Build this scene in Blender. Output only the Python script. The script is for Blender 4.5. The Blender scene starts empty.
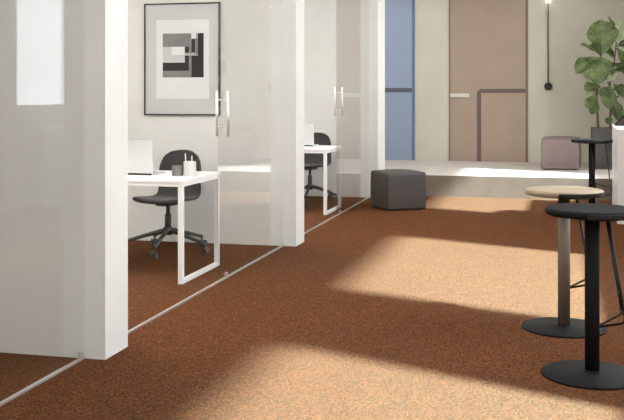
import bpy, bmesh, math, random
from mathutils import Vector, Matrix
random.seed(7)
R = math.radians
S = bpy.context.scene
COL = S.collection

# ------------------------------------------------------------------ camera, sky, sun, exposure
THETA = R(13.92)
EYE = 1.40
cd = bpy.data.cameras.new('camera'); cam = bpy.data.objects.new('camera', cd); COL.objects.link(cam)
cam.location = (0, 0, EYE); cam.rotation_euler = (R(90), 0, THETA)
cd.sensor_width = 36.0; cd.lens = 960 / 624 * 36.0
cd.shift_y = -(210 - 95.5) / 624
cd.clip_end = 200
S.camera = cam

W = bpy.data.worlds.new('sky'); S.world = W; W.use_nodes = True
wn = W.node_tree.nodes; wl = W.node_tree.links
wn['Background'].inputs['Color'].default_value = (0.925, 0.98, 1.03, 1)
wn['Background'].inputs['Strength'].default_value = 3.7

SUN_AZ, SUN_EL = R(22), R(43)
sd = bpy.data.lights.new('sun', 'SUN'); sun = bpy.data.objects.new('sun', sd); COL.objects.link(sun)
sd.energy = 9.4; sd.angle = R(3.6); sd.color = (0.87, 1.0, 0.97)
LV = Vector((-math.cos(SUN_AZ) * math.cos(SUN_EL), math.sin(SUN_AZ) * math.cos(SUN_EL), -math.sin(SUN_EL)))
sun.rotation_euler = LV.to_track_quat('-Z', 'Y').to_euler()
sun.location = (6, 3, 7)

def area(name, loc, sx, sy, power, color=(1, 0.96, 0.9), rot=(0, 0, 0)):
    d = bpy.data.lights.new(name, 'AREA'); d.shape = 'RECTANGLE'; d.size = sx; d.size_y = sy
    d.energy = power; d.color = color
    o = bpy.data.objects.new(name, d); COL.objects.link(o); o.location = loc; o.rotation_euler = rot
    return o
CEIL = 3.3
for nm, x, y, sx_, sy_, pw in (('near_office', -4.0, 1.0, 2.0, 2.0, 24), ('office', -3.1, 5.5, 1.0, 1.2, 35), ('far_office', -3.1, 9.7, 1.0, 1.2, 35),
                               ('platform', -3.2, 14.9, 2.0, 1.4, 10)):
    area('fill_lamp_' + nm, (x, y, CEIL - 0.03), sx_, sy_, pw)  # unseen area lamps added to brighten the offices and platform

S.view_settings.view_transform = 'Standard'
S.view_settings.look = 'None'
S.view_settings.gamma = 1.0
S.view_settings.use_curve_mapping = False
S.view_settings.exposure = 1.1

# ------------------------------------------------------------------ materials
def lin(c):
    return tuple(((v / 255) / 12.92 if v / 255 <= 0.04045 else ((v / 255 + 0.055) / 1.055) ** 2.4) for v in c) + (1,)

def mat(name, rgb, rough=0.6, metal=0.0, noise=0.0, scale=6.0, bump=0.0, bscale=60.0, spec=0.5, sheen=0.0, sub=0.0):
    """procedural surface: base colour varied by noise, optional bump"""
    m = bpy.data.materials.new(name); m.use_nodes = True
    nt = m.node_tree; n = nt.nodes; l = nt.links; p = n['Principled BSDF']
    c = lin(rgb)
    p.inputs['Roughness'].default_value = rough; p.inputs['Metallic'].default_value = metal
    p.inputs['Specular IOR Level'].default_value = spec
    if sheen: p.inputs['Sheen Weight'].default_value = sheen; p.inputs['Sheen Roughness'].default_value = 0.4
    tc = n.new('ShaderNodeTexCoord')
    nz = n.new('ShaderNodeTexNoise'); nz.inputs['Scale'].default_value = scale; nz.inputs['Detail'].default_value = 6
    rp = n.new('ShaderNodeValToRGB')
    k = noise if noise else 0.02
    rp.color_ramp.elements[0].position = 0.3; rp.color_ramp.elements[1].position = 0.7
    rp.color_ramp.elements[0].color = tuple(v * (1 - k) for v in c[:3]) + (1,)
    rp.color_ramp.elements[1].color = tuple(min(1, v * (1 + k)) for v in c[:3]) + (1,)
    l.new(tc.outputs['Object'], nz.inputs['Vector']); l.new(nz.outputs['Fac'], rp.inputs['Fac'])
    l.new(rp.outputs['Color'], p.inputs['Base Color'])
    if bump:
        b2 = n.new('ShaderNodeTexNoise'); b2.inputs['Scale'].default_value = bscale; b2.inputs['Detail'].default_value = 4
        bp = n.new('ShaderNodeBump'); bp.inputs['Strength'].default_value = bump; bp.inputs['Distance'].default_value = 0.01
        l.new(tc.outputs['Object'], b2.inputs['Vector']); l.new(b2.outputs['Fac'], bp.inputs['Height'])
        l.new(bp.outputs['Normal'], p.inputs['Normal'])
    return m

def carpet_mat():
    """cut pile: dark and light rust fibres, with the soft shine of a leaning nap"""
    m = bpy.data.materials.new('carpet'); m.use_nodes = True
    nt = m.node_tree; n = nt.nodes; l = nt.links; p = n['Principled BSDF']
    p.inputs['Roughness'].default_value = 0.95; p.inputs['Specular IOR Level'].default_value = 0.05
    tc = n.new('ShaderNodeTexCoord')
    mp = n.new('ShaderNodeMapping'); mp.inputs['Scale'].default_value = (1.0, 0.45, 1.0)      # tufts run along the pile
    l.new(tc.outputs['Object'], mp.inputs['Vector'])
    tuft = n.new('ShaderNodeTexVoronoi'); tuft.inputs['Scale'].default_value = 175
    l.new(mp.outputs[0], tuft.inputs['Vector'])
    sep = n.new('ShaderNodeSeparateColor'); l.new(tuft.outputs['Color'], sep.inputs[0])
    inv = n.new('ShaderNodeMath'); inv.operation = 'SUBTRACT'; inv.inputs[0].default_value = 1.0; l.new(tuft.outputs['Distance'], inv.inputs[1])
    hgt = n.new('ShaderNodeMath'); hgt.operation = 'MULTIPLY_ADD'; hgt.inputs[1].default_value = 0.7
    l.new(inv.outputs[0], hgt.inputs[0]); l.new(sep.outputs[1], hgt.inputs[2])
    rp = n.new('ShaderNodeValToRGB'); e = rp.color_ramp.elements
    e[0].position = 0.05; e[0].color = lin((62, 29, 9))
    e[1].position = 0.95; e[1].color = lin((118, 65, 26))
    mid = e.new(0.5); mid.color = lin((88, 45, 15))
    l.new(sep.outputs[0], rp.inputs['Fac'])
    big = n.new('ShaderNodeTexNoise'); big.inputs['Scale'].default_value = 1.3; big.inputs['Detail'].default_value = 3
    l.new(tc.outputs['Object'], big.inputs['Vector'])
    r2 = n.new('ShaderNodeValToRGB'); r2.color_ramp.elements[0].color = (0.88, 0.88, 0.88, 1); r2.color_ramp.elements[1].color = (1.08, 1.08, 1.08, 1)
    l.new(big.outputs['Fac'], r2.inputs['Fac'])
    mx = n.new('ShaderNodeMix'); mx.data_type = 'RGBA'; mx.blend_type = 'MULTIPLY'; mx.inputs[0].default_value = 1
    l.new(rp.outputs['Color'], mx.inputs[6]); l.new(r2.outputs['Color'], mx.inputs[7])
    l.new(mx.outputs[2], p.inputs['Base Color'])
    bp = n.new('ShaderNodeBump'); bp.inputs['Strength'].default_value = 0.5; bp.inputs['Distance'].default_value = 0.003
    l.new(hgt.outputs[0], bp.inputs['Height']); l.new(bp.outputs['Normal'], p.inputs['Normal'])
    nap = n.new('ShaderNodeCombineXYZ'); v = Vector(NAP).normalized()
    for i in range(3): nap.inputs[i].default_value = v[i]
    b2 = n.new('ShaderNodeBump'); b2.inputs['Strength'].default_value = 0.6; b2.inputs['Distance'].default_value = 0.003
    l.new(hgt.outputs[0], b2.inputs['Height']); l.new(nap.outputs[0], b2.inputs['Normal'])
    g = n.new('ShaderNodeBsdfGlossy'); g.inputs['Roughness'].default_value = NAP_ROUGH; g.inputs['Color'].default_value = (0.90, 0.89, 0.66, 1)
    l.new(b2.outputs['Normal'], g.inputs['Normal'])
    mix = n.new('ShaderNodeMixShader'); mix.inputs['Fac'].default_value = NAP_MIX
    l.new(p.outputs[0], mix.inputs[1]); l.new(g.outputs[0], mix.inputs[2]); l.new(mix.outputs[0], n['Material Output'].inputs['Surface'])
    return m
NAP = (0.40, -0.71, 0.58); NAP_ROUGH = 0.45; NAP_MIX = 0.022

def glass_mat(name, f0=0.03, tint=(0.985, 0.988, 0.985)):
    """thin architectural pane: clear transmission plus Schlick mirror reflection"""
    m = bpy.data.materials.new(name); m.use_nodes = True
    nt = m.node_tree; n = nt.nodes; l = nt.links
    n.remove(n['Principled BSDF']); out = n['Material Output']
    tr = n.new('ShaderNodeBsdfTransparent'); tr.inputs['Color'].default_value = tint + (1,)
    gl = n.new('ShaderNodeBsdfGlossy'); gl.inputs['Roughness'].default_value = 0.0
    lw = n.new('ShaderNodeLayerWeight'); lw.inputs['Blend'].default_value = 0.5
    pw = n.new('ShaderNodeMath'); pw.operation = 'POWER'; pw.inputs[1].default_value = 6.0
    ma = n.new('ShaderNodeMath'); ma.operation = 'MULTIPLY_ADD'; ma.inputs[1].default_value = 1 - f0; ma.inputs[2].default_value = f0
    mix = n.new('ShaderNodeMixShader')
    l.new(lw.outputs['Facing'], pw.inputs[0]); l.new(pw.outputs[0], ma.inputs[0]); l.new(ma.outputs[0], mix.inputs['Fac'])
    l.new(tr.outputs[0], mix.inputs[1]); l.new(gl.outputs[0], mix.inputs[2]); l.new(mix.outputs[0], out.inputs['Surface'])
    return m

def emit_mat(name, rgb, s):
    m = bpy.data.materials.new(name); m.use_nodes = True
    nt = m.node_tree; p = nt.nodes['Principled BSDF']
    p.inputs['Emission Color'].default_value = lin(rgb); p.inputs['Emission Strength'].default_value = s
    return m

def wood_mat(name, rgb, k=0.25):
    m = bpy.data.materials.new(name); m.use_nodes = True
    nt = m.node_tree; n = nt.nodes; l = nt.links; p = n['Principled BSDF']; c = lin(rgb)
    p.inputs['Roughness'].default_value = 0.5
    tc = n.new('ShaderNodeTexCoord'); mp = n.new('ShaderNodeMapping'); mp.inputs['Scale'].default_value = (3, 40, 3)
    nz = n.new('ShaderNodeTexNoise'); nz.inputs['Scale'].default_value = 2.5; nz.inputs['Detail'].default_value = 8
    rp = n.new('ShaderNodeValToRGB'); rp.color_ramp.elements[0].position = 0.3; rp.color_ramp.elements[1].position = 0.7
    rp.color_ramp.elements[0].color = tuple(v * (1 - k) for v in c[:3]) + (1,); rp.color_ramp.elements[1].color = tuple(min(1, v * (1 + k * .5)) for v in c[:3]) + (1,)
    l.new(tc.outputs['Object'], mp.inputs['Vector']); l.new(mp.outputs[0], nz.inputs['Vector']); l.new(nz.outputs['Fac'], rp.inputs['Fac']); l.new(rp.outputs['Color'], p.inputs['Base Color'])
    return m

def leaf_mat(name, a, b):
    m = bpy.data.materials.new(name); m.use_nodes = True
    nt = m.node_tree; n = nt.nodes; l = nt.links; p = n['Principled BSDF']
    p.inputs['Roughness'].default_value = 0.42
    tc = n.new('ShaderNodeTexCoord'); nz = n.new('ShaderNodeTexNoise'); nz.inputs['Scale'].default_value = 9; nz.inputs['Detail'].default_value = 4
    rp = n.new('ShaderNodeValToRGB'); rp.color_ramp.elements[0].position = 0.35; rp.color_ramp.elements[1].position = 0.65
    rp.color_ramp.elements[0].color = lin(a); rp.color_ramp.elements[1].color = lin(b)
    l.new(tc.outputs['Object'], nz.inputs['Vector']); l.new(nz.outputs['Fac'], rp.inputs['Fac']); l.new(rp.outputs['Color'], p.inputs['Base Color'])
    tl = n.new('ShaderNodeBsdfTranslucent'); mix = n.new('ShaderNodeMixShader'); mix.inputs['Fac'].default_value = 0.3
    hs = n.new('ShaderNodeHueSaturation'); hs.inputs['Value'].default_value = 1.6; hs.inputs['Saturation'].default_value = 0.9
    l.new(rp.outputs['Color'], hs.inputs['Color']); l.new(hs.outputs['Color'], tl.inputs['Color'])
    l.new(p.outputs[0], mix.inputs[1]); l.new(tl.outputs[0], mix.inputs[2]); l.new(mix.outputs[0], n['Material Output'].inputs['Surface'])
    return m

M = {
 'carpet': carpet_mat(),
 'plaster': mat('white plaster', (225, 224, 219), 0.75, noise=0.045, scale=2.2, bump=0.05, bscale=30),
 'rear': mat('beige plaster', (216, 209, 196), 0.75, noise=0.05, scale=1.6, bump=0.05, bscale=30),
 'ceiling': mat('ceiling paint', (235, 233, 228), 0.9),
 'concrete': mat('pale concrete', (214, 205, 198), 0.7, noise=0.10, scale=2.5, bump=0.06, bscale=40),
 'riser': mat('shaded concrete', (118, 106, 95), 0.8, noise=0.10, scale=5, bump=0.06, bscale=40),  # platform concrete again, darkened because this face stands out of the sun
 'glass': glass_mat('clear glass'),
 'pane': glass_mat('window glass', 0.04, (1, 1, 1)),
 'alu': mat('brushed aluminium', (214, 210, 204), 0.35, 0.7, noise=0.05, scale=40),
 'steel': mat('polished steel', (225, 224, 220), 0.35, 0.45, noise=0.03, scale=30),
 'frame_white': mat('white window frame', (235, 233, 228), 0.5),
 'white': mat('white lacquer', (240, 240, 238), 0.4, noise=0.02),
 'blue': mat('blue door', (154, 170, 194), 0.55, noise=0.03, scale=3),
 'blue_dark': mat('dark blue edge', (112, 126, 150), 0.55, noise=0.03),
 'slate': mat('slate groove', (92, 98, 108), 0.6, noise=0.03),
 'brown': mat('taupe door', (176, 154, 137), 0.5, noise=0.03, scale=3),
 'brown_dark': mat('dark taupe edge', (128, 108, 95), 0.5, noise=0.03),
 'groove': mat('dark mauve band', (112, 98, 94), 0.6, noise=0.03),
 'satin': mat('satin nickel', (222, 218, 210), 0.35, 0.3, noise=0.02),
 'charcoal': mat('charcoal fabric', (62, 61, 60), 0.9, noise=0.16, scale=160, bump=0.25, bscale=400, sheen=0.2),
 'dark_metal': mat('dark grey metal', (82, 82, 80), 0.45, 0.3, noise=0.04),
 'caster': mat('grey caster plastic', (92, 93, 93), 0.5, noise=0.04),
 'pouf': mat('grey leather', (72, 66, 63), 0.55, noise=0.05, scale=12, bump=0.05, bscale=120),
 'pouf_seam': mat('grey seam', (78, 74, 72), 0.6, noise=0.04),
 'pink': mat('mauve leather', (118, 100, 97), 0.6, noise=0.05, scale=12, bump=0.05, bscale=120),
 'pink_seam': mat('mauve seam', (104, 88, 85), 0.6, noise=0.04),
 'black': mat('black lacquer', (30, 30, 30), 0.8, noise=0.06, scale=20, bump=0.03, bscale=200, spec=0.12),
 'black_base': mat('black steel', (26, 27, 26), 0.6, 0.0, noise=0.06, scale=20, spec=0.12),
 'wire': mat('black wire', (24, 24, 24), 0.4, 0.3, noise=0.03),
 'oak': wood_mat('pale oak', (168, 150, 124)),
 'oak_post': mat('taupe painted post', (114, 99, 84), 0.6, noise=0.06, scale=8),
 'planter': mat('dark concrete', (84, 80, 77), 0.85, noise=0.22, scale=7, bump=0.25, bscale=25),
 'soil': mat('potting soil', (48, 38, 30), 0.95, noise=0.3, scale=60, bump=0.6, bscale=90),
 'bark': mat('brown bark', (92, 68, 54), 0.85, noise=0.25, scale=40, bump=0.4, bscale=90),
 'leaf': leaf_mat('fig leaf', (66, 82, 42), (122, 136, 82)),
 'leaf_vein': leaf_mat('leaf vein', (112, 128, 78), (142, 156, 106)),
 'leaf_sunlit': leaf_mat('sunlit leaf', (190, 203, 165), (212, 221, 194)),  # lighter copy of the leaf colour, with sunlight painted in
 'print_frame': mat('black picture frame', (32, 31, 31), 0.4, noise=0.03),
 'mat_grey': mat('grey passe-partout', (198, 199, 197), 0.8, noise=0.02),
 'paper': mat('white paper', (222, 222, 223), 0.8, noise=0.02),
 'ink': mat('black ink', (44, 43, 44), 0.8, noise=0.08, scale=50),
 'ink_mid': mat('mid grey ink', (128, 127, 126), 0.8, noise=0.10, scale=20),
 'ink_light': mat('light grey ink', (172, 171, 170), 0.8, noise=0.08, scale=20),
 'ink_pale': mat('pale grey ink', (196, 196, 195), 0.8, noise=0.05, scale=20),
 'laptop': mat('silver laptop shell', (205, 206, 206), 0.45, 0.25, noise=0.02),
 'screen': mat('black screen', (20, 20, 22), 0.2, noise=0.02),
 'keys': mat('dark keys', (60, 60, 62), 0.6, noise=0.02),
 'cup_light': mat('light grey ceramic', (196, 195, 194), 0.6, noise=0.03),
 'cup_dark': mat('dark grey ceramic', (108, 107, 105), 0.7, noise=0.05),
 'pen': mat('pen', (216, 212, 205), 0.5, noise=0.03),
 'walnut': mat('dark brown leather', (34, 23, 19), 0.8, noise=0.12, scale=14, spec=0.15),
 'led': emit_mat('lamp diffuser', (255, 248, 236), 2.2),
 'lampmetal': mat('grey lamp rod', (92, 90, 86), 0.5, 0.3, noise=0.03),
 'lampdark': mat('black lamp disc', (34, 33, 33), 0.5, noise=0.05),
}

# ------------------------------------------------------------------ mesh helpers
def add_box(bm, x0, x1, y0, y1, z0, z1, bev=0.0, seg=2, mi=0):
    c = bmesh.ops.create_cube(bm, size=1.0, matrix=Matrix.Translation(((x0 + x1) / 2, (y0 + y1) / 2, (z0 + z1) / 2)) @ Matrix.Diagonal((x1 - x0, y1 - y0, z1 - z0, 1)))
    vs = c['verts']; fs = set(f for v in vs for f in v.link_faces)
    if bev:
        es = list(set(e for v in vs for e in v.link_edges))
        r = bmesh.ops.bevel(bm, geom=es, offset=bev, segments=seg, profile=0.5, affect='EDGES')
        fs = set(r['faces']) | set(f for f in fs if f.is_valid)
    for f in fs:
        if f.is_valid: f.material_index = mi
    return fs

def add_tube(bm, pts, r, n=10, r1=None):
    """round tube through a list of points, radius r tapering to r1"""
    pts = [Vector(p) for p in pts]; rings = []
    up = Vector((0.13, 0.21, 0.97))
    for i, p in enumerate(pts):
        a = pts[max(0, i - 1)]; b = pts[min(len(pts) - 1, i + 1)]
        t = (b - a).normalized()
        u = t.cross(up)
        if u.length < 1e-3: u = t.cross(Vector((1, 0, 0)))
        u.normalize(); v = t.cross(u)
        rr = r if r1 is None else r + (r1 - r) * i / (len(pts) - 1)
        rings.append([bm.verts.new(p + (u * math.cos(2 * math.pi * k / n) + v * math.sin(2 * math.pi * k / n)) * rr) for k in range(n)])
    for a, b in zip(rings, rings[1:]):
        for k in range(n):
            f = bm.faces.new((a[k], a[(k + 1) % n], b[(k + 1) % n], b[k])); f.smooth = True
    bm.faces.new(list(reversed(rings[0]))); bm.faces.new(rings[-1])

def add_lathe(bm, prof, n=48, cx=0, cy=0, mi=0):
    """profile of (radius, z) turned about a vertical axis; closed at both ends"""
    rings = []
    for (r, z) in prof:
        rings.append([bm.verts.new((cx + r * math.cos(2 * math.pi * k / n), cy + r * math.sin(2 * math.pi * k / n), z)) for k in range(n)])
    for a, b in zip(rings, rings[1:]):
        for k in range(n):
            f = bm.faces.new((a[k], a[(k + 1) % n], b[(k + 1) % n], b[k])); f.smooth = True; f.material_index = mi
    f = bm.faces.new(list(reversed(rings[0]))); f.material_index = mi
    f = bm.faces.new(rings[-1]); f.material_index = mi

def smooth_path(pts, n=8):
    """Catmull-Rom resampling"""
    p = [Vector(q) for q in pts]; p = [p[0] * 2 - p[1]] + p + [p[-1] * 2 - p[-2]]
    out = []
    for i in range(1, len(p) - 2):
        for k in range(n):
            t = k / n
            out.append(0.5 * ((2 * p[i]) + (p[i + 1] - p[i - 1]) * t + (2 * p[i - 1] - 5 * p[i] + 4 * p[i + 1] - p[i + 2]) * t * t + (3 * p[i] - p[i - 1] - 3 * p[i + 1] + p[i + 2]) * t ** 3))
    out.append(p[-2]); return out

def round_path(pts, r, n=5):
    """polyline with its corners rounded by radius r"""
    p = [Vector(q) for q in pts]; out = [p[0]]
    for a, b, c in zip(p, p[1:], p[2:]):
        k1 = min(r, (a - b).length * .45); k2 = min(r, (c - b).length * .45)
        s = b + (a - b).normalized() * k1; e = b + (c - b).normalized() * k2
        for i in range(n + 1):
            t = i / n; out.append(s * (1 - t) ** 2 + b * 2 * t * (1 - t) + e * t * t)
    out.append(p[-1]); return out

def obj(name, bm, m, parent=None, smooth=False, loc=None):
    bmesh.ops.recalc_face_normals(bm, faces=bm.faces)
    me = bpy.data.meshes.new(name)
    if smooth:
        for f in bm.faces: f.smooth = True
    bm.to_mesh(me); bm.free()
    for x in (m if isinstance(m, (list, tuple)) else [m]): me.materials.append(x)
    o = bpy.data.objects.new(name, me); COL.objects.link(o)
    if parent: o.parent = parent
    if loc: o.location = loc
    return o

def boxes(name, bl, m, parent=None, bev=0.0):
    bm = bmesh.new()
    for b in bl: add_box(bm, *b, bev=bev)
    return obj(name, bm, m, parent)

def structure(name, bl, m, parent=None, bev=0.0):
    o = boxes(name, bl, m, parent, bev)
    if not parent: o['kind'] = 'structure'
    return o

def tag(o, label, cat, group=None):
    o['label'] = label; o['category'] = cat
    if group: o['group'] = group
    return o

def thing(name, label, cat, loc=(0, 0, 0), rz=0.0, group=None):
    o = bpy.data.objects.new(name, None); COL.objects.link(o)
    o.empty_display_size = 0.1; o.location = loc; o.rotation_euler = (0, 0, rz)
    return tag(o, label, cat, group)

def dup(root, loc, rz, label, group=None):
    r = root.copy(); COL.objects.link(r); r.location = loc; r.rotation_euler = (0, 0, rz); r['label'] = label
    if group: r['group'] = group
    for ch in list(root.children):
        c = ch.copy(); COL.objects.link(c); c.parent = r
        for g in list(ch.children):
            d = g.copy(); COL.objects.link(d); d.parent = c
    return r

# ------------------------------------------------------------------ the room shell
XG = -2.41            # plane of the glass fronts
XE = -2.285           # ends of the partition walls
XR, XRO = 1.60, 1.72  # window wall
YB = 16.40            # rear wall
PZ, PY = 0.29, 13.37  # platform
structure('floor', [(-6.0, 2.2, -3.0, PY + 0.02, -0.12, 0.0)], M['carpet'])
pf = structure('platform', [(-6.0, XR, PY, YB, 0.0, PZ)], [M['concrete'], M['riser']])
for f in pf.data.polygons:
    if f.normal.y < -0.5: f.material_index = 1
structure('ceiling', [(-6.0, XRO, -3.0, YB + 0.2, CEIL, CEIL + 0.12)], M['ceiling'])
FILL_OPEN = [(5.7, 6.25), (9.9, 10.45)]           # unseen side openings added to let fill light into the offices
LS, LH = 1.0, 1.95
bl = [(-5.6, -5.4, -3.0, YB, 0.0, LS), (-5.6, -5.4, -3.0, YB, LH, CEIL)]
edges = [-3.0] + [v for w in FILL_OPEN for v in w] + [YB]
for a, b in zip(edges[0::2], edges[1::2]): bl.append((-5.6, -5.4, a, b, LS, LH))
structure('wall_left', bl, M['plaster'])
for i, (a, b) in enumerate(FILL_OPEN):
    t = 0.03
    w = structure('window_%d' % (i + 4), [(-5.52, -5.48, a, b, LS, LS + t), (-5.52, -5.48, a, b, LH - t, LH),  # added fill openings, framed like windows
                 (-5.52, -5.48, a, a + t, LS + t, LH - t), (-5.52, -5.48, b - t, b, LS + t, LH - t)], M['frame_white'])
    boxes('window_pane', [(-5.504, -5.496, a + t, b - t, LS + t, LH - t)], M['pane'], w)
structure('wall_near', [(-5.4, XE, 4.67, 4.95, 0.0, CEIL)], M['plaster'])
structure('wall_middle', [(-5.4, XE, 8.605, 8.91, 0.0, CEIL)], M['plaster'])
structure('wall_far', [(-5.4, XE, 12.97, PY, 0.0, CEIL), (-5.4, XE, PY, 13.54, PZ, CEIL)], M['plaster'])
structure('wall_front', [(-5.4, XR, -3.0, -2.8, 0.0, CEIL)], M['plaster'])
structure('wall_back', [(-5.4, 2.0, YB, YB + 0.2, PZ, CEIL)], M['rear'])

SILL, HEAD = 1.25, 3.18
WIN = [(0.6, 3.96), (5.52, 8.26), (10.68, 13.72)]
bl = [(XR, XRO, -3.0, YB, 0.0, SILL), (XR, XRO, -3.0, YB, HEAD, CEIL)]
edges = [-3.0] + [v for w in WIN for v in w] + [YB]
for a, b in zip(edges[0::2], edges[1::2]): bl.append((XR, XRO, a, b, SILL, HEAD))
structure('wall_right', bl, M['plaster'])
for i, (a, b) in enumerate(WIN):
    t = 0.03
    w = structure('window_%d' % (i + 1), [(XR + .05, XR + .09, a, b, SILL, SILL + t), (XR + .05, XR + .09, a, b, HEAD - t, HEAD),
                 (XR + .05, XR + .09, a, a + t, SILL + t, HEAD - t), (XR + .05, XR + .09, b - t, b, SILL + t, HEAD - t)], M['frame_white'])
    boxes('window_pane', [(XR + .066, XR + .074, a + t, b - t, SILL + t, HEAD - t)], M['pane'], w)
    boxes('window_sill', [(XR - .06, XR + .05, a - .02, b + .02, SILL - .025, SILL)], M['frame_white'], w)

# doors in the rear wall: panel, edge strips, inlaid bands
def xr(px, y=YB):   # where a sight line of the photograph meets the rear wall
    u = (px - 312) / 960
    return y * (-math.sin(THETA) + u * math.cos(THETA)) / (math.cos(THETA) + u * math.sin(THETA))
yd = YB - 0.02
DTOP = 3.12
x0, x1 = xr(369), xr(415)
d1 = structure('door_1', [(x0, xr(412.0), yd, YB, PZ, DTOP)], M['blue'])
boxes('door_edge', [(xr(412.0), x1, yd - .005, YB, PZ, DTOP)], M['blue_dark'], d1)
zb = lambda py, px: EYE - (py - 95.5) * (yd / (math.cos(THETA) + (px - 312) / 960 * math.sin(THETA))) / 960
boxes('door_band', [(x0, xr(412.0), yd - .006, yd, zb(92.3, 400), zb(88.0, 400))], M['slate'], d1)
x0, x1 = xr(449.3), xr(528)
d2 = structure('door_2', [(x0, x1, yd, YB, PZ, DTOP)], M['brown'])
boxes('door_edge', [(x0, xr(450.4), yd - .006, yd, PZ, DTOP)], M['brown_dark'], d2)
boxes('door_edge', [(xr(525.6), x1, yd - .006, yd, PZ, DTOP)], M['brown_dark'], d2)
bm = bmesh.new()
zt, zbb = zb(88.8, 500), zb(93.0, 500); xa, xb, xc = xr(477.0), xr(481.2), xr(525.6)
pts = [(xa, PZ), (xb, PZ), (xb, zbb), (xc, zbb), (xc, zt), (xa + .055, zt), (xa, zt - .055)]
f0 = [bm.verts.new((x, yd - .006, z)) for x, z in pts]; f1 = [bm.verts.new((x, yd, z)) for x, z in pts]
bm.faces.new(f0); bm.faces.new(list(reversed(f1)))
for i in range(len(pts)): bm.faces.new((f0[i], f0[(i + 1) % 7], f1[(i + 1) % 7], f1[i]))
obj('door_band', bm, M['groove'], d2)
bm = bmesh.new()
zh0, zh1 = zb(97.4, 460), zb(93.4, 460)
add_box(bm, xr(450.6), xr(469.5), yd - .06, yd - .035, zh0, zh1, bev=.008)
add_box(bm, xr(451.5), xr(454), yd - .037, yd, zh0 + .01, zh1 - .01)
add_box(bm, xr(466), xr(468.5), yd - .037, yd, zh0 + .01, zh1 - .01)
obj('door_handle', bm, M['satin'], d2)

# glass fronts of the three offices
def glass_front(name, y0, y1, handle=None, clamps=()):
    g = structure(name, [(XG - .005, XG + .005, y0, y1, 0.012, CEIL - .02)], M['glass'])
    for cy in clamps:
        boxes('clamp', [(XG - .010, XG + .010, cy - .014, cy + .014, 0.004, 0.045)], M['alu'], g, bev=.003)
    if handle:
        hz0, hz1, hy = handle
        for s in (-1, 1):
            bm = bmesh.new(); x = XG + s * 0.044
            add_tube(bm, [(x, hy, hz0), (x, hy, hz1)], 0.0105, 12)
            h = obj('door_handle', bm, M['steel'], g)
            for z in (hz0 + (hz1 - hz0) * .2, hz1 - (hz1 - hz0) * .2):
                bm = bmesh.new(); add_tube(bm, [(x, hy, z), (XG + s * .005, hy, z)], 0.007, 10)
                obj('standoff', bm, M['steel'], h)
    return g
g0 = glass_front('wall_glass', 0.6, 4.668, clamps=(4.64,))
g1 = glass_front('door_3', 6.80, 8.603, handle=(1.09, 1.435, 6.90), clamps=(6.99, 8.56))
g2 = glass_front('door_4', 10.90, 12.968, handle=(1.16, 1.50, 11.02), clamps=(11.1, 12.93))
for i, (a, b) in enumerate(((0.6, 4.67), (4.67, 8.605), (8.605, 12.97))):
    structure('trim_%d' % (i + 1), [(XG - .009, XG + .009, a, b, 0.0, 0.011)], M['alu'])

# ------------------------------------------------------------------ white counter at the right
CT = 1.03
ct = thing('reception_counter', 'tall white block counter beside the window wall, behind the bar stools', 'counter', (0.712, 10.95, 0), R(-1.8))
cx0, cx1, cy0, cy1 = 0.0, 0.70, 0.0, 1.85
boxes('worktop', [(cx0, cx1, cy0, cy1, CT - .04, CT)], M['white'], ct, bev=.002)
boxes('front_panel', [(cx0, cx1, cy0, cy0 + .04, 0, CT - .0405)], M['white'], ct)
boxes('side_panel', [(cx0, cx0 + .04, cy0 + .0405, cy1 - .0405, 0, CT - .0405)], M['white'], ct)
boxes('side_panel', [(cx1 - .04, cx1, cy0 + .0405, cy1 - .0405, 0, CT - .0405)], M['white'], ct)
boxes('rear_panel', [(cx0, cx1, cy1 - .04, cy1, 0, CT - .0405)], M['white'], ct)

# dark brown bag on the counter, its flap sloping up to the right
bag = thing('handbag', 'dark brown item with a sloping edge on top of the white counter', 'bag', (1.015, 12.25, CT))
bm = bmesh.new()
prof = [(-.26, 0), (.28, 0), (.28, .34), (.10, .36), (-.24, .03)]
a = [bm.verts.new((x, -.11, z)) for x, z in prof]; b = [bm.verts.new((x, .11, z)) for x, z in prof]
bm.faces.new(a); bm.faces.new(list(reversed(b)))
for i in range(5): bm.faces.new((a[i], a[(i + 1) % 5], b[(i + 1) % 5], b[i]))
bmesh.ops.bevel(bm, geom=list(bm.edges), offset=.012, segments=3, affect='EDGES')
obj('bag_body', bm, M['walnut'], bag)
bm = bmesh.new()
add_tube(bm, smooth_path([(.11, 0, .345), (.12, 0, .42), (.17, 0, .46), (.22, 0, .42), (.235, 0, .34)], 6), .009, 8)
obj('bag_handle', bm, M['walnut'], bag)

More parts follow.
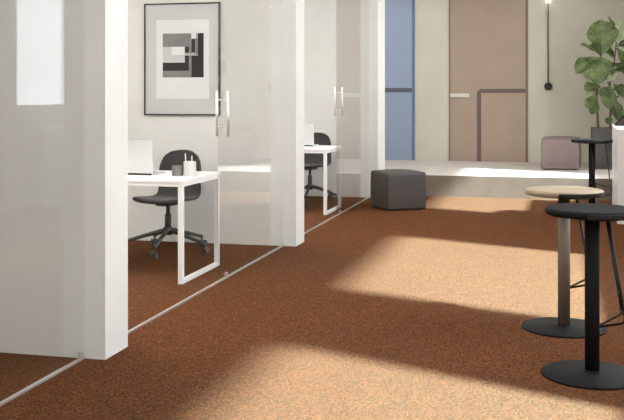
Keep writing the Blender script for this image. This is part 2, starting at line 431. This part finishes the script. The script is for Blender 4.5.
# ------------------------------------------------------------------ bar stools
def make_stool(name, label, seat_m, post_m, h, group=None):
    t = thing(name, label, 'stool', group=group)
    r = .232
    prof = [(.002, h - .038), (r - .03, h - .038), (r - .012, h - .034), (r - .003, h - .026), (r, h - .016), (r - .003, h - .007), (r - .012, h - .0015), (r - .03, h), (r - .09, h - .003), (.002, h - .005)]
    bm = bmesh.new(); add_lathe(bm, prof, 64); st = obj('seat', bm, seat_m, t)
    bm = bmesh.new(); n = 28                                     # dark grip strip let into the rim
    rr = r + .0015; pr = [(r - .03, h - .041), (rr - .010, h - .037), (rr, h - .028), (rr, h - .010), (r - .006, h - .008), (r - .03, h - .036)]
    rows = []
    for k in range(n + 1):
        an = R(-112 + 92 * k / n)
        rows.append([bm.verts.new((q * math.cos(an), q * math.sin(an), z)) for q, z in pr])
    for p, q in zip(rows, rows[1:]):
        for k in range(6):
            bm.faces.new((p[k], p[(k + 1) % 6], q[(k + 1) % 6], q[k]))
    bm.faces.new(rows[0]); bm.faces.new(list(reversed(rows[-1])))
    g = obj('rim_grip', bm, M['wire'], st)
    bm = bmesh.new(); add_lathe(bm, [(.10, h - .046), (.10, h - .0385)], 32); obj('mounting_plate', bm, M['wire'], t)
    bm = bmesh.new(); add_lathe(bm, [(.036, .030), (.036, h - .0465)], 40); obj('post', bm, post_m, t)
    bm = bmesh.new(); add_lathe(bm, [(.245, 0), (.249, .003), (.249, .008), (.245, .011), (.05, .0135), (.037, .016), (.037, .0295)], 64); obj('base', bm, M['black_base'], t)
    bm = bmesh.new()
    zt = h - .0385
    A0, A1, P1 = (.05, -.10, zt), (.135, -.10, .285), (.0375, -.005, .245)
    B0, B1, P2 = (.10, .11, zt), (.185, .11, .285), (.0375, .012, .245)
    add_tube(bm, round_path([A0, A1, P1], .03), .0062, 8)
    add_tube(bm, round_path([B0, B1, P2], .03), .0062, 8)
    A2 = Vector(A0).lerp(Vector(A1), .78); B2 = Vector(B0).lerp(Vector(B1), .78)
    add_tube(bm, round_path([A2, (A2 + B2) / 2 + Vector((.07, 0, -.05)), B2], .05), .0055, 8)
    obj('footrest', bm, M['wire'], t)
    return t
s1 = make_stool('bar_stool', 'black bar stool nearest the camera, black post on a round black base', M['black'], M['black'], .838)
s1.location = (.205, 5.0, 0); s1.rotation_euler = (0, 0, THETA)
s2 = make_stool('bar_stool', 'bar stool with a pale wooden seat and taupe post on a black base', M['oak'], M['oak_post'], .838)
s2.location = (.082, 5.97, 0); s2.rotation_euler = (0, 0, THETA)
s3 = make_stool('bar_stool', 'black bar stool farthest back, beside the side of the white counter', M['black'], M['black'], .90)
s3.location = (.465, 11.40, 0); s3.rotation_euler = (0, 0, R(-38))

# ------------------------------------------------------------------ poufs
def rounded_block(sx, sy, sz, r, bulge=0.0, cuts=22):
    bm = bmesh.new(); bmesh.ops.create_cube(bm, size=2.0)
    bmesh.ops.subdivide_edges(bm, edges=list(bm.edges), cuts=cuts, use_grid_fill=True)
    h = Vector((sx / 2, sy / 2, sz / 2))
    for v in bm.verts:
        c = v.co.copy()
        w = Vector([math.copysign(1 - (1 - abs(q)) ** 1.6, q) for q in c])          # finer near the edges
        p = Vector((w.x * h.x, w.y * h.y, w.z * h.z))
        q = Vector([max(-(h[i] - r), min(h[i] - r, p[i])) for i in range(3)])
        d = p - q
        if d.length > 1e-7: p = q + d.normalized() * r
        k = (1 - min(1, (p.x / h.x) ** 2)) * (1 - min(1, (p.y / h.y) ** 2))
        if p.z > 0: p.z += bulge * k * (p.z / h.z)
        kz = (1 - (p.z / h.z) ** 2)
        p.x += math.copysign(bulge * .25 * max(0, kz) * abs(p.x) / h.x, p.x); p.y += math.copysign(bulge * .25 * max(0, kz) * abs(p.y) / h.y, p.y)
        v.co = p + Vector((0, 0, h.z))
    for f in bm.faces: f.smooth = True
    return bm
def make_pouf(label, s, h, m, seam, loc, rz):
    t = thing('pouf', label, 'pouf', loc, rz)
    obj('cushion', rounded_block(s, s, h, .028, .022), m, t, smooth=True, loc=(0, 0, .006))
    a = s / 2 - .013; z = h - .008
    bm = bmesh.new(); q = a - .02; z0 = z - .004
    ring = round_path([(0, -a, z0), (a, -a, z0), (a, a, z0), (-a, a, z0), (-a, -a, z0), (0, -a, z0)], .03)
    add_tube(bm, ring, .0032, 6)
    for sx in (-1, 1):
        for sy in (-1, 1):
            k = s / 2 - .0078
            add_tube(bm, [(sx * k, sy * k, .03), (sx * (k + .001), sy * (k + .001), h / 2), (sx * k, sy * k, h - .02)], .0028, 6)
    obj('seam', bm, seam, t)
    f = s / 2 - .07
    for sx in (-1, 1):
        for sy in (-1, 1):
            bm = bmesh.new(); add_lathe(bm, [(.018, 0), (.018, .012)], 16, sx * f, sy * f); obj('foot', bm, M['wire'], t)
    return t
make_pouf('dark grey leather cube pouf on the carpet at the end of the glass front', .52, .455, M['pouf'], M['pouf_seam'], (-1.83, 11.83, 0), R(35))
make_pouf('dusty mauve cube pouf on the raised concrete platform beside the plant', .545, .47, M['pink'], M['pink_seam'], (.165, 14.98, PZ), R(-4))

# ------------------------------------------------------------------ desks
DT = .772
def make_desk(label):
    t = thing('desk', label, 'desk', group='white office desks')
    boxes('tabletop', [(-1.6, 0, 0, .84, DT - .022, DT)], M['white'], t, bev=.002)
    k = .036
    for x0, x1 in ((-.045, -.009), (-1.591, -1.555)):
        bm = bmesh.new(); y0, y1 = .006, .834; z1 = DT - .0225
        add_box(bm, x0, x1, y0, y0 + k, 0, z1); add_box(bm, x0, x1, y1 - k, y1, 0, z1)
        add_box(bm, x0, x1, y0 + k, y1 - k, 0, k * .8); add_box(bm, x0, x1, y0 + k, y1 - k, z1 - k * .8, z1)
        obj('leg_frame', bm, M['white'], t)
    boxes('crossbar', [(-1.555, -.045, .006, .03, DT - .05, DT - .0225)], M['white'], t)
    boxes('crossbar', [(-1.555, -.045, .81, .834, DT - .05, DT - .0225)], M['white'], t)
    return t
dk1 = make_desk('white desk in the nearer office, with the two cups on it'); dk1.location = (-2.635, 6.67, 0)
dk2 = dup(dk1, (-2.53, 10.94, 0), 0, 'white desk in the farther office, cut off by the wall end')

def make_laptop(label):
    t = thing('laptop', label, 'laptop', group='open silver laptops')
    bm = bmesh.new(); add_box(bm, -.18, .18, 0, .25, 0, .014, bev=.004); b = obj('laptop_base', bm, M['laptop'], t)
    boxes('keyboard', [(-.15, .15, .05, .15, .0141, .0155)], M['keys'], b)
    bm = bmesh.new(); add_box(bm, -.18, .18, -.004, .004, .0, .262, bev=.003)
    ld = obj('lid', bm, M['laptop'], t, loc=(0, .004, .016)); ld.rotation_euler = (R(6), 0, 0)
    boxes('screen', [(-.17, .17, .0041, .0052, .012, .252)], M['screen'], ld)
    boxes('hinge', [(-.165, .165, -.004, .01, .0005, .0135)], M['screen'], t)
    return t
lp1 = make_laptop('open silver laptop on the nearer desk, back of its lid turned to the camera'); lp1.location = (-3.205, 7.02, DT)
lp2 = dup(lp1, (-3.005, 11.50, DT), 0, 'open silver laptop on the farther desk, half hidden by the wall end')

def make_cup(name, label, cat, r, h, m, loc):
    bm = bmesh.new(); add_lathe(bm, [(r * .97, 0), (r, .004), (r, h - .002), (r - .002, h), (r - .005, h - .002), (r - .006, .008), (.001, .007)], 40)
    o = obj(name, bm, m, loc=loc); return tag(o, label, cat)
make_cup('cup', 'short dark grey cup on the nearer desk', 'cup', .045, .078, M['cup_dark'], (-2.836, 7.06, DT))
make_cup('pencil_cup', 'taller light grey cup holding pens on the nearer desk', 'cup', .049, .112, M['cup_light'], (-2.738, 7.07, DT))
for (px, py, lx, ly, ln, lab) in ((-2.760, 7.06, -.014, .0, .178, 'pale pen leaning to the left in the light grey cup'), (-2.722, 7.075, -.006, .012, .158, 'pale pen standing to the right in the light grey cup')):
    t = thing('pen', lab, 'pen', (px, py, DT + .0085))
    e = Vector((lx, ly, ln)); bm = bmesh.new(); add_tube(bm, [(0, 0, 0), e * .93], .0042, 10); obj('barrel', bm, M['pen'], t)
    bm = bmesh.new(); add_tube(bm, [e * .935, e], .0040, 10, .0012); obj('tip', bm, M['keys'], t)

# ------------------------------------------------------------------ swivel chairs
def make_chair(label):
    t = thing('swivel_chair', label, 'chair', group='charcoal swivel chairs')
    prof = smooth_path([(-.235, .452), (-.21, .468), (-.12, .466), (.02, .455), (.13, .458), (.195, .490), (.228, .56), (.250, .68), (.272, .80), (.290, .90)], 4)
    n = len(prof); bm = bmesh.new(); rows = []; nu = 20
    for i, p in enumerate(prof):
        v = i / (n - 1); y, z = p.x, p.y
        if v < .09: w = .235 * (1 - ((.09 - v) / .09) ** 2.2 * .28)
        elif v < .5: w = .235 - .010 * ((v - .09) / .41)
        elif v < .70: w = .225
        else:
            q = (v - .70) / .30; w = .225 * max(0.0, 1 - q ** 3.4 * .50)
        up = min(1, max(0, (z - .47) / .14))
        row = []
        for k in range(nu + 1):
            u = -1 + 2 * k / nu
            e = abs(u) ** 2.4
            row.append(bm.verts.new((u * w, y - up * .055 * e, z + (1 - up) * .022 * e - (.02 * e if v > .97 else 0))))
        rows.append(row)
    for a, b in zip(rows, rows[1:]):
        for k in range(nu):
            f = bm.faces.new((a[k], a[k + 1], b[k + 1], b[k])); f.smooth = True
    sh = obj('seat_shell', bm, M['charcoal'], t, smooth=True)
    sm = sh.modifiers.new('thickness', 'SOLIDIFY'); sm.thickness = .026; sm.offset = 0
    sb = sh.modifiers.new('soft', 'SUBSURF'); sb.levels = 1; sb.render_levels = 1
    bm = bmesh.new(); add_box(bm, -.07, .07, -.10, .10, .415, .440, bev=.006); obj('seat_plate', bm, M['dark_metal'], t)
    bm = bmesh.new(); add_lathe(bm, [(.029, .20), (.029, .335), (.026, .338), (.018, .34), (.018, .416)], 24); obj('column', bm, M['dark_metal'], t)
    bm = bmesh.new(); add_lathe(bm, [(.034, .150), (.044, .158), (.046, .205), (.036, .222), (.03, .224)], 28); obj('hub', bm, M['dark_metal'], t)
    for a0 in (-85, -13, 59, 131, 203):
        a = R(a0 + 9); ca, sa = math.cos(a), math.sin(a)
        P = lambda r, z, s=0: Vector((ca * r - sa * s, sa * r + ca * s, z))
        bm = bmesh.new()
        add_tube(bm, [P(.035, .190), P(.14, .165), P(.27, .130), P(.375, .098), P(.392, .088)], .021, 10, .014)
        add_tube(bm, [P(.385, .092), P(.385, .062)], .008, 10)
        lg = obj('leg', bm, M['dark_metal'], t)
        bm = bmesh.new()
        for s in (-.017, .017):
            add_tube(bm, [P(.40, .031, s - .010), P(.40, .031, s + .010)], .031, 20)
        add_tube(bm, [P(.40, .031, -.02), P(.40, .031, .02)], .010, 10)
        add_tube(bm, [P(.386, .064), P(.394, .052), P(.40, .034)], .007, 8)
        obj('caster', bm, M['caster'], lg)
    return t
ch1 = make_chair('charcoal shell swivel chair behind the nearer desk, below the framed print'); ch1.location = (-3.33, 8.06, 0); ch1.rotation_euler = (0, 0, R(-9))
ch2 = dup(ch1, (-3.10, 12.40, 0), R(-9), 'charcoal shell swivel chair behind the farther desk, partly hidden by the wall end')

# ------------------------------------------------------------------ framed print on the middle partition
YF = 8.605
def sx(px, y): 
    u = (px - 312) / 960
    return y * (-math.sin(THETA) + u * math.cos(THETA)) / (math.cos(THETA) + u * math.sin(THETA))
fx0, fx1 = sx(144.2, YF - .025), sx(219.7, YF - .025)
fw = fx1 - fx0
dd = lambda px: (YF - .02) / (math.cos(THETA) + (px - 312) / 960 * math.sin(THETA))
fz1 = EYE - (3.0 - 95.5) * dd(182) / 960; fz0 = EYE - (115.2 - 95.5) * dd(182) / 960
fh = fz1 - fz0
pr = thing('framed_print', 'large framed abstract black and grey print on the office wall', 'picture', ((fx0 + fx1) / 2, YF, fz0))
t = .012
hx = fw / 2
boxes('frame', [(-hx, hx, -.03, -.002, 0, t), (-hx, hx, -.03, -.002, fh - t, fh), (-hx, -hx + t, -.03, -.002, t, fh - t), (hx - t, hx, -.03, -.002, t, fh - t)], M['print_frame'], pr)
boxes('passe_partout', [(-hx + t, hx - t, -.018, -.004, t, fh - t)], M['mat_grey'], pr)
gx = lambda px: -hx + fw * (px - 144.2) / 75.5
gz = lambda py: fh * (115.2 - py) / 112.2
boxes('print_paper', [(gx(156.3), gx(209), -.0195, -.018, gz(98.8), gz(19.8))], M['paper'], pr)
# artwork: flat inked rectangles, (x0, y0, x1, y1, ink) in the print's own frame
bm = bmesh.new()
AX, AY = 162.8, 33.4
def patch(x0, y0, x1, y1, mi, lift):
    ax = lambda q: gx(AX + (q - 52) / 261 * 40.8); az = lambda q: gz(AY + (q - 56) / 284 * 44)
    add_box(bm, ax(x0), ax(x1), -.0197 - lift, -.0195, az(y1), az(y0), mi=mi)
patch(52, 56, 314, 340, 2, .0)
LIFT = .0
for p in ((52, 56, 234, 142, 1), (52, 142, 195, 244, 3), (110, 142, 195, 194, 4), (52, 244, 220, 297, 0), (52, 297, 220, 340, 1), (194, 142, 220, 182, 0), (194, 200, 220, 297, 0),
          (277, 56, 314, 340, 0), (237, 200, 314, 340, 0), (236, 92, 260, 180, 0), (236, 56, 264, 90, 4), (220, 142, 237, 340, 1), (194, 183, 276, 200, 2), (262, 90, 277, 190, 1)):
    LIFT += .00012; patch(*p, lift=LIFT)
obj('artwork', bm, [M['ink'], M['ink_mid'], M['ink_light'], M['ink_pale'], M['paper']], pr)

# ------------------------------------------------------------------ stick lamp on the rear wall
lx = xr(548.2)
lm = thing('wall_lamp', 'thin vertical rod wall lamp with a glowing tip and round black mount', 'lamp', (lx, YB, 1.55))
bm = bmesh.new(); add_tube(bm, [(0, -.001, 0), (0, -.045, 0)], .064, 32); obj('mount', bm, M['lampdark'], lm)
bm = bmesh.new(); add_tube(bm, [(0, -.055, -.012), (0, -.055, 1.385)], .0105, 12); obj('rod', bm, M['lampmetal'], lm)
bm = bmesh.new(); add_lathe(bm, [(.024, 1.386), (.034, 1.392), (.034, 1.425), (.024, 1.432)], 24, 0, -.055); obj('lamp_head', bm, M['led'], lm)
# ------------------------------------------------------------------ fiddle leaf fig on the platform
fig = thing('potted_fig', 'tall broad leaved fig in a square dark concrete planter on the platform', 'plant', (.90, 15.32, PZ), THETA)
PX = .01526
def P(px, py, dy=0.0):      # photo-like coordinates of the plant turned into its own metres
    return Vector(((px - 610.8) * PX, dy, EYE - PZ - (py - 95.5) * PX))
th = -THETA
bm = bmesh.new(); hw, ph = .27, .615
add_box(bm, -hw, hw, -hw, hw, 0, ph - .06, bev=.006)
for b_ in ((-hw, hw, -hw, -hw + .03), (-hw, hw, hw - .03, hw), (-hw, -hw + .03, -hw + .03, hw - .03), (hw - .03, hw, -hw + .03, hw - .03)):
    add_box(bm, *b_, ph - .06, ph)
pl = obj('planter', bm, M['planter'], fig, loc=(-.01, 0, 0)); pl.rotation_euler = (0, 0, th)
bm = bmesh.new(); bmesh.ops.create_grid(bm, x_segments=20, y_segments=20, size=hw - .03)
for v in bm.verts: v.co.z = ph - .035 + random.uniform(-.006, .008)
so = obj('soil', bm, M['soil'], fig, loc=(-.01, 0, 0)); so.rotation_euler = (0, 0, th)
zs = ph - .045
b1 = P(598.5, 127); b1.z = zs
b2 = P(611.5, 127, .06); b2.z = zs
for path, r0, r1 in (([b1, P(597.5, 112), P(597, 98, .01), P(598, 84, .02), P(600, 70, .02), P(601.5, 52, .0)], .018, .008),
                     ([b2, P(612, 112, .07), P(612.5, 96, .06), P(611, 86, .05), P(613.5, 72, .04), P(615.5, 56, .02), P(616.5, 42, .0)], .016, .007),
                     ([P(611, 86, .05), P(606.5, 78, .03), P(603, 71, .0), P(600.5, 61, -.02)], .011, .007)):
    bm = bmesh.new(); add_tube(bm, smooth_path(path, 6), r0, 10, r1); obj('trunk', bm, M['bark'], fig)

def leaf(bm, base, tip, width, nrm, droop=.0, fold=.18, wave=.0, stalk=None, mi=0):
    """fiddle shaped blade from base to tip; nrm = the way its upper face looks"""
    base, tip = Vector(base), Vector(tip); ax = tip - base; L = ax.length; ax.normalize()
    n_ = Vector(nrm); n_ = (n_ - ax * n_.dot(ax)).normalized(); sd = ax.cross(n_)
    NV, NU = 84, 16; rows = []; ph0 = random.uniform(0, 6)
    for i in range(NV + 1):
        v = i / NV
        w = width / 2 * max(.03, math.sin(math.pi * min(1, v * .97 + .015)) ** .62 * (.66 + .34 * math.sin(math.pi * (v * .9 - .22))) * 1.12)
        if v > .93: w *= 1 - (v - .93) / .07 * .55
        c = base + ax * (L * v) + n_ * (droop * L * (4 * v * (1 - v)) * .5)
        row = []
        for k in range(NU + 1):
            u = -1 + 2 * k / NU
            h = abs(u) * fold * w * 1.1 - (abs(u) ** 2) * .25 * fold * w + wave * w * math.sin(v * 13 + ph0 + u) * abs(u) ** 1.5
            rib = .009 * L * math.cos((v - .30 * abs(u)) * 44) * (1 - abs(u)) * abs(u) * 2
            row.append(bm.verts.new(c + sd * (u * w) + n_ * (h + rib)))
        rows.append(row)
    for i, (a, b) in enumerate(zip(rows, rows[1:])):
        for k in range(NU):
            f = bm.faces.new((a[k], a[k + 1], b[k + 1], b[k])); f.smooth = True
            u = abs(-1 + 2 * (k + .5) / NU); q = ((i + .5) / NV - .30 * u) * 7
            f.material_index = mi if (u > .9 or q % 1 > .12 or mi) else 1      # side veins
    pts = [(rows[i][NU // 2].co + n_ * .002) for i in range(NV)]          # raised midrib
    s = len(bm.faces)
    add_tube(bm, pts, .0055, 5, .002)
    bm.faces.ensure_lookup_table()
    for f in bm.faces[s:]: f.material_index = 1
    if stalk is not None: add_tube(bm, smooth_path([stalk, (Vector(stalk) + base) / 2 + Vector((0, 0, .012)), base], 3), .005, 5)
bm = bmesh.new()
F = (0, -1, .25)
LV_ = [  # base, tip, width(px), facing, droop, fold
 (P(602, 54, -.04), P(600, 20, -.02), 31, (0.05, -1, .3), .02, .25),
 (P(613, 46, .05), P(626, 21, .10), 21, (-.5, -.8, .5), .05, .25),
 (P(600, 55, -.05), P(577, 46, -.16), 13, (.1, -.45, 1), .12, .35),
 (P(597, 58, -.06), P(572, 74, -.22), 18, (-.25, -.75, .7), .22, .25),
 (P(597, 57, -.08), P(594, 85, -.16), 19, (0, -1, .35), .10, .25),
 (P(600, 57, -.03), P(607, 75, -.10), 15, (.2, -1, .25), .08, .25),
 (P(598, 86, .03), P(621, 67, .12), 14, (.3, -.5, .8), .05, .25),
 (P(599, 86, .04), P(585, 70, .12), 13, (-.2, -.6, .6), .05, .25),
 (P(600, 86, -.02), P(582, 90, -.16), 14, (0, -.7, .8), .08, .3),
 (P(597, 92, .02), P(582, 96, .10), 7, (0, -.4, .8), .05, .3),
 (P(597, 95, -.01), P(584, 108, -.12), 11, (-.2, -.8, .5), .08, .3),
 (P(598, 103, .0), P(589, 114, -.10), 10, (-.1, -.8, .5), .08, .3),
 (P(609, 86, .0), P(606, 109, -.14), 15, (-.1, -1, .3), .06, .2),
 (P(612, 87, .03), P(600, 97, -.04), 11, (0, -.7, .7), .12, .3),
 (P(614, 84, .02), P(626, 100, -.10), 12, (.2, -.9, .4), .10, .25),
 (P(613, 97, .04), P(618, 121, -.06), 13, (.1, -1, .3), .10, .25),
 (P(612, 117, .05), P(605, 124, -.10), 7, (0, -.6, .8), .10, .25),
 (P(616, 48, .0), P(631, 38, -.10), 11, (.1, -.3, 1), .10, .3),
 (P(617, 48, .0), P(627, 72, -.10), 14, (.3, -.9, .4), .12, .25),
 (P(615, 58, .02), P(605, 47, .12), 12, (0, -.5, .8), .08, .25),
 # the rest of the crown, to the right and behind
 (P(618, 46, .0), P(640, 52, -.05), 17, (.2, -.5, .8), .12, .25),
 (P(615, 70, .05), P(638, 76, .0), 18, (.2, -.6, .8), .14, .25),
 (P(613, 90, .06), P(634, 92, .05), 16, (.2, -.6, .8), .14, .25),
 (P(616, 44, .04), P(612, 16, .20), 20, (0, .3, .9), .05, .25),
 (P(602, 56, .03), P(592, 44, .28), 18, (-.2, .2, 1), .12, .25),
 (P(600, 72, .03), P(604, 62, .34), 18, (0, .3, 1), .14, .25),
 (P(613, 74, .06), P(622, 62, .36), 18, (.2, .3, 1), .14, .25),
 (P(598, 96, .02), P(592, 90, .28), 14, (-.2, .3, 1), .14, .25),
 (P(612, 100, .08), P(620, 98, .36), 15, (.2, .3, 1), .14, .25),
]
for i, (b_, t_, w_, n_, dr, fo) in enumerate(LV_):
    leaf(bm, b_, t_, w_ * PX, n_, dr, fo, wave=.10, mi=2 if i in (1, 6, 7, 9) else 0)  # a few leaves take the painted sunlit colour
bm2 = bm
o = obj('foliage', bm, [M['leaf'], M['leaf_vein'], M['leaf_sunlit']], fig)
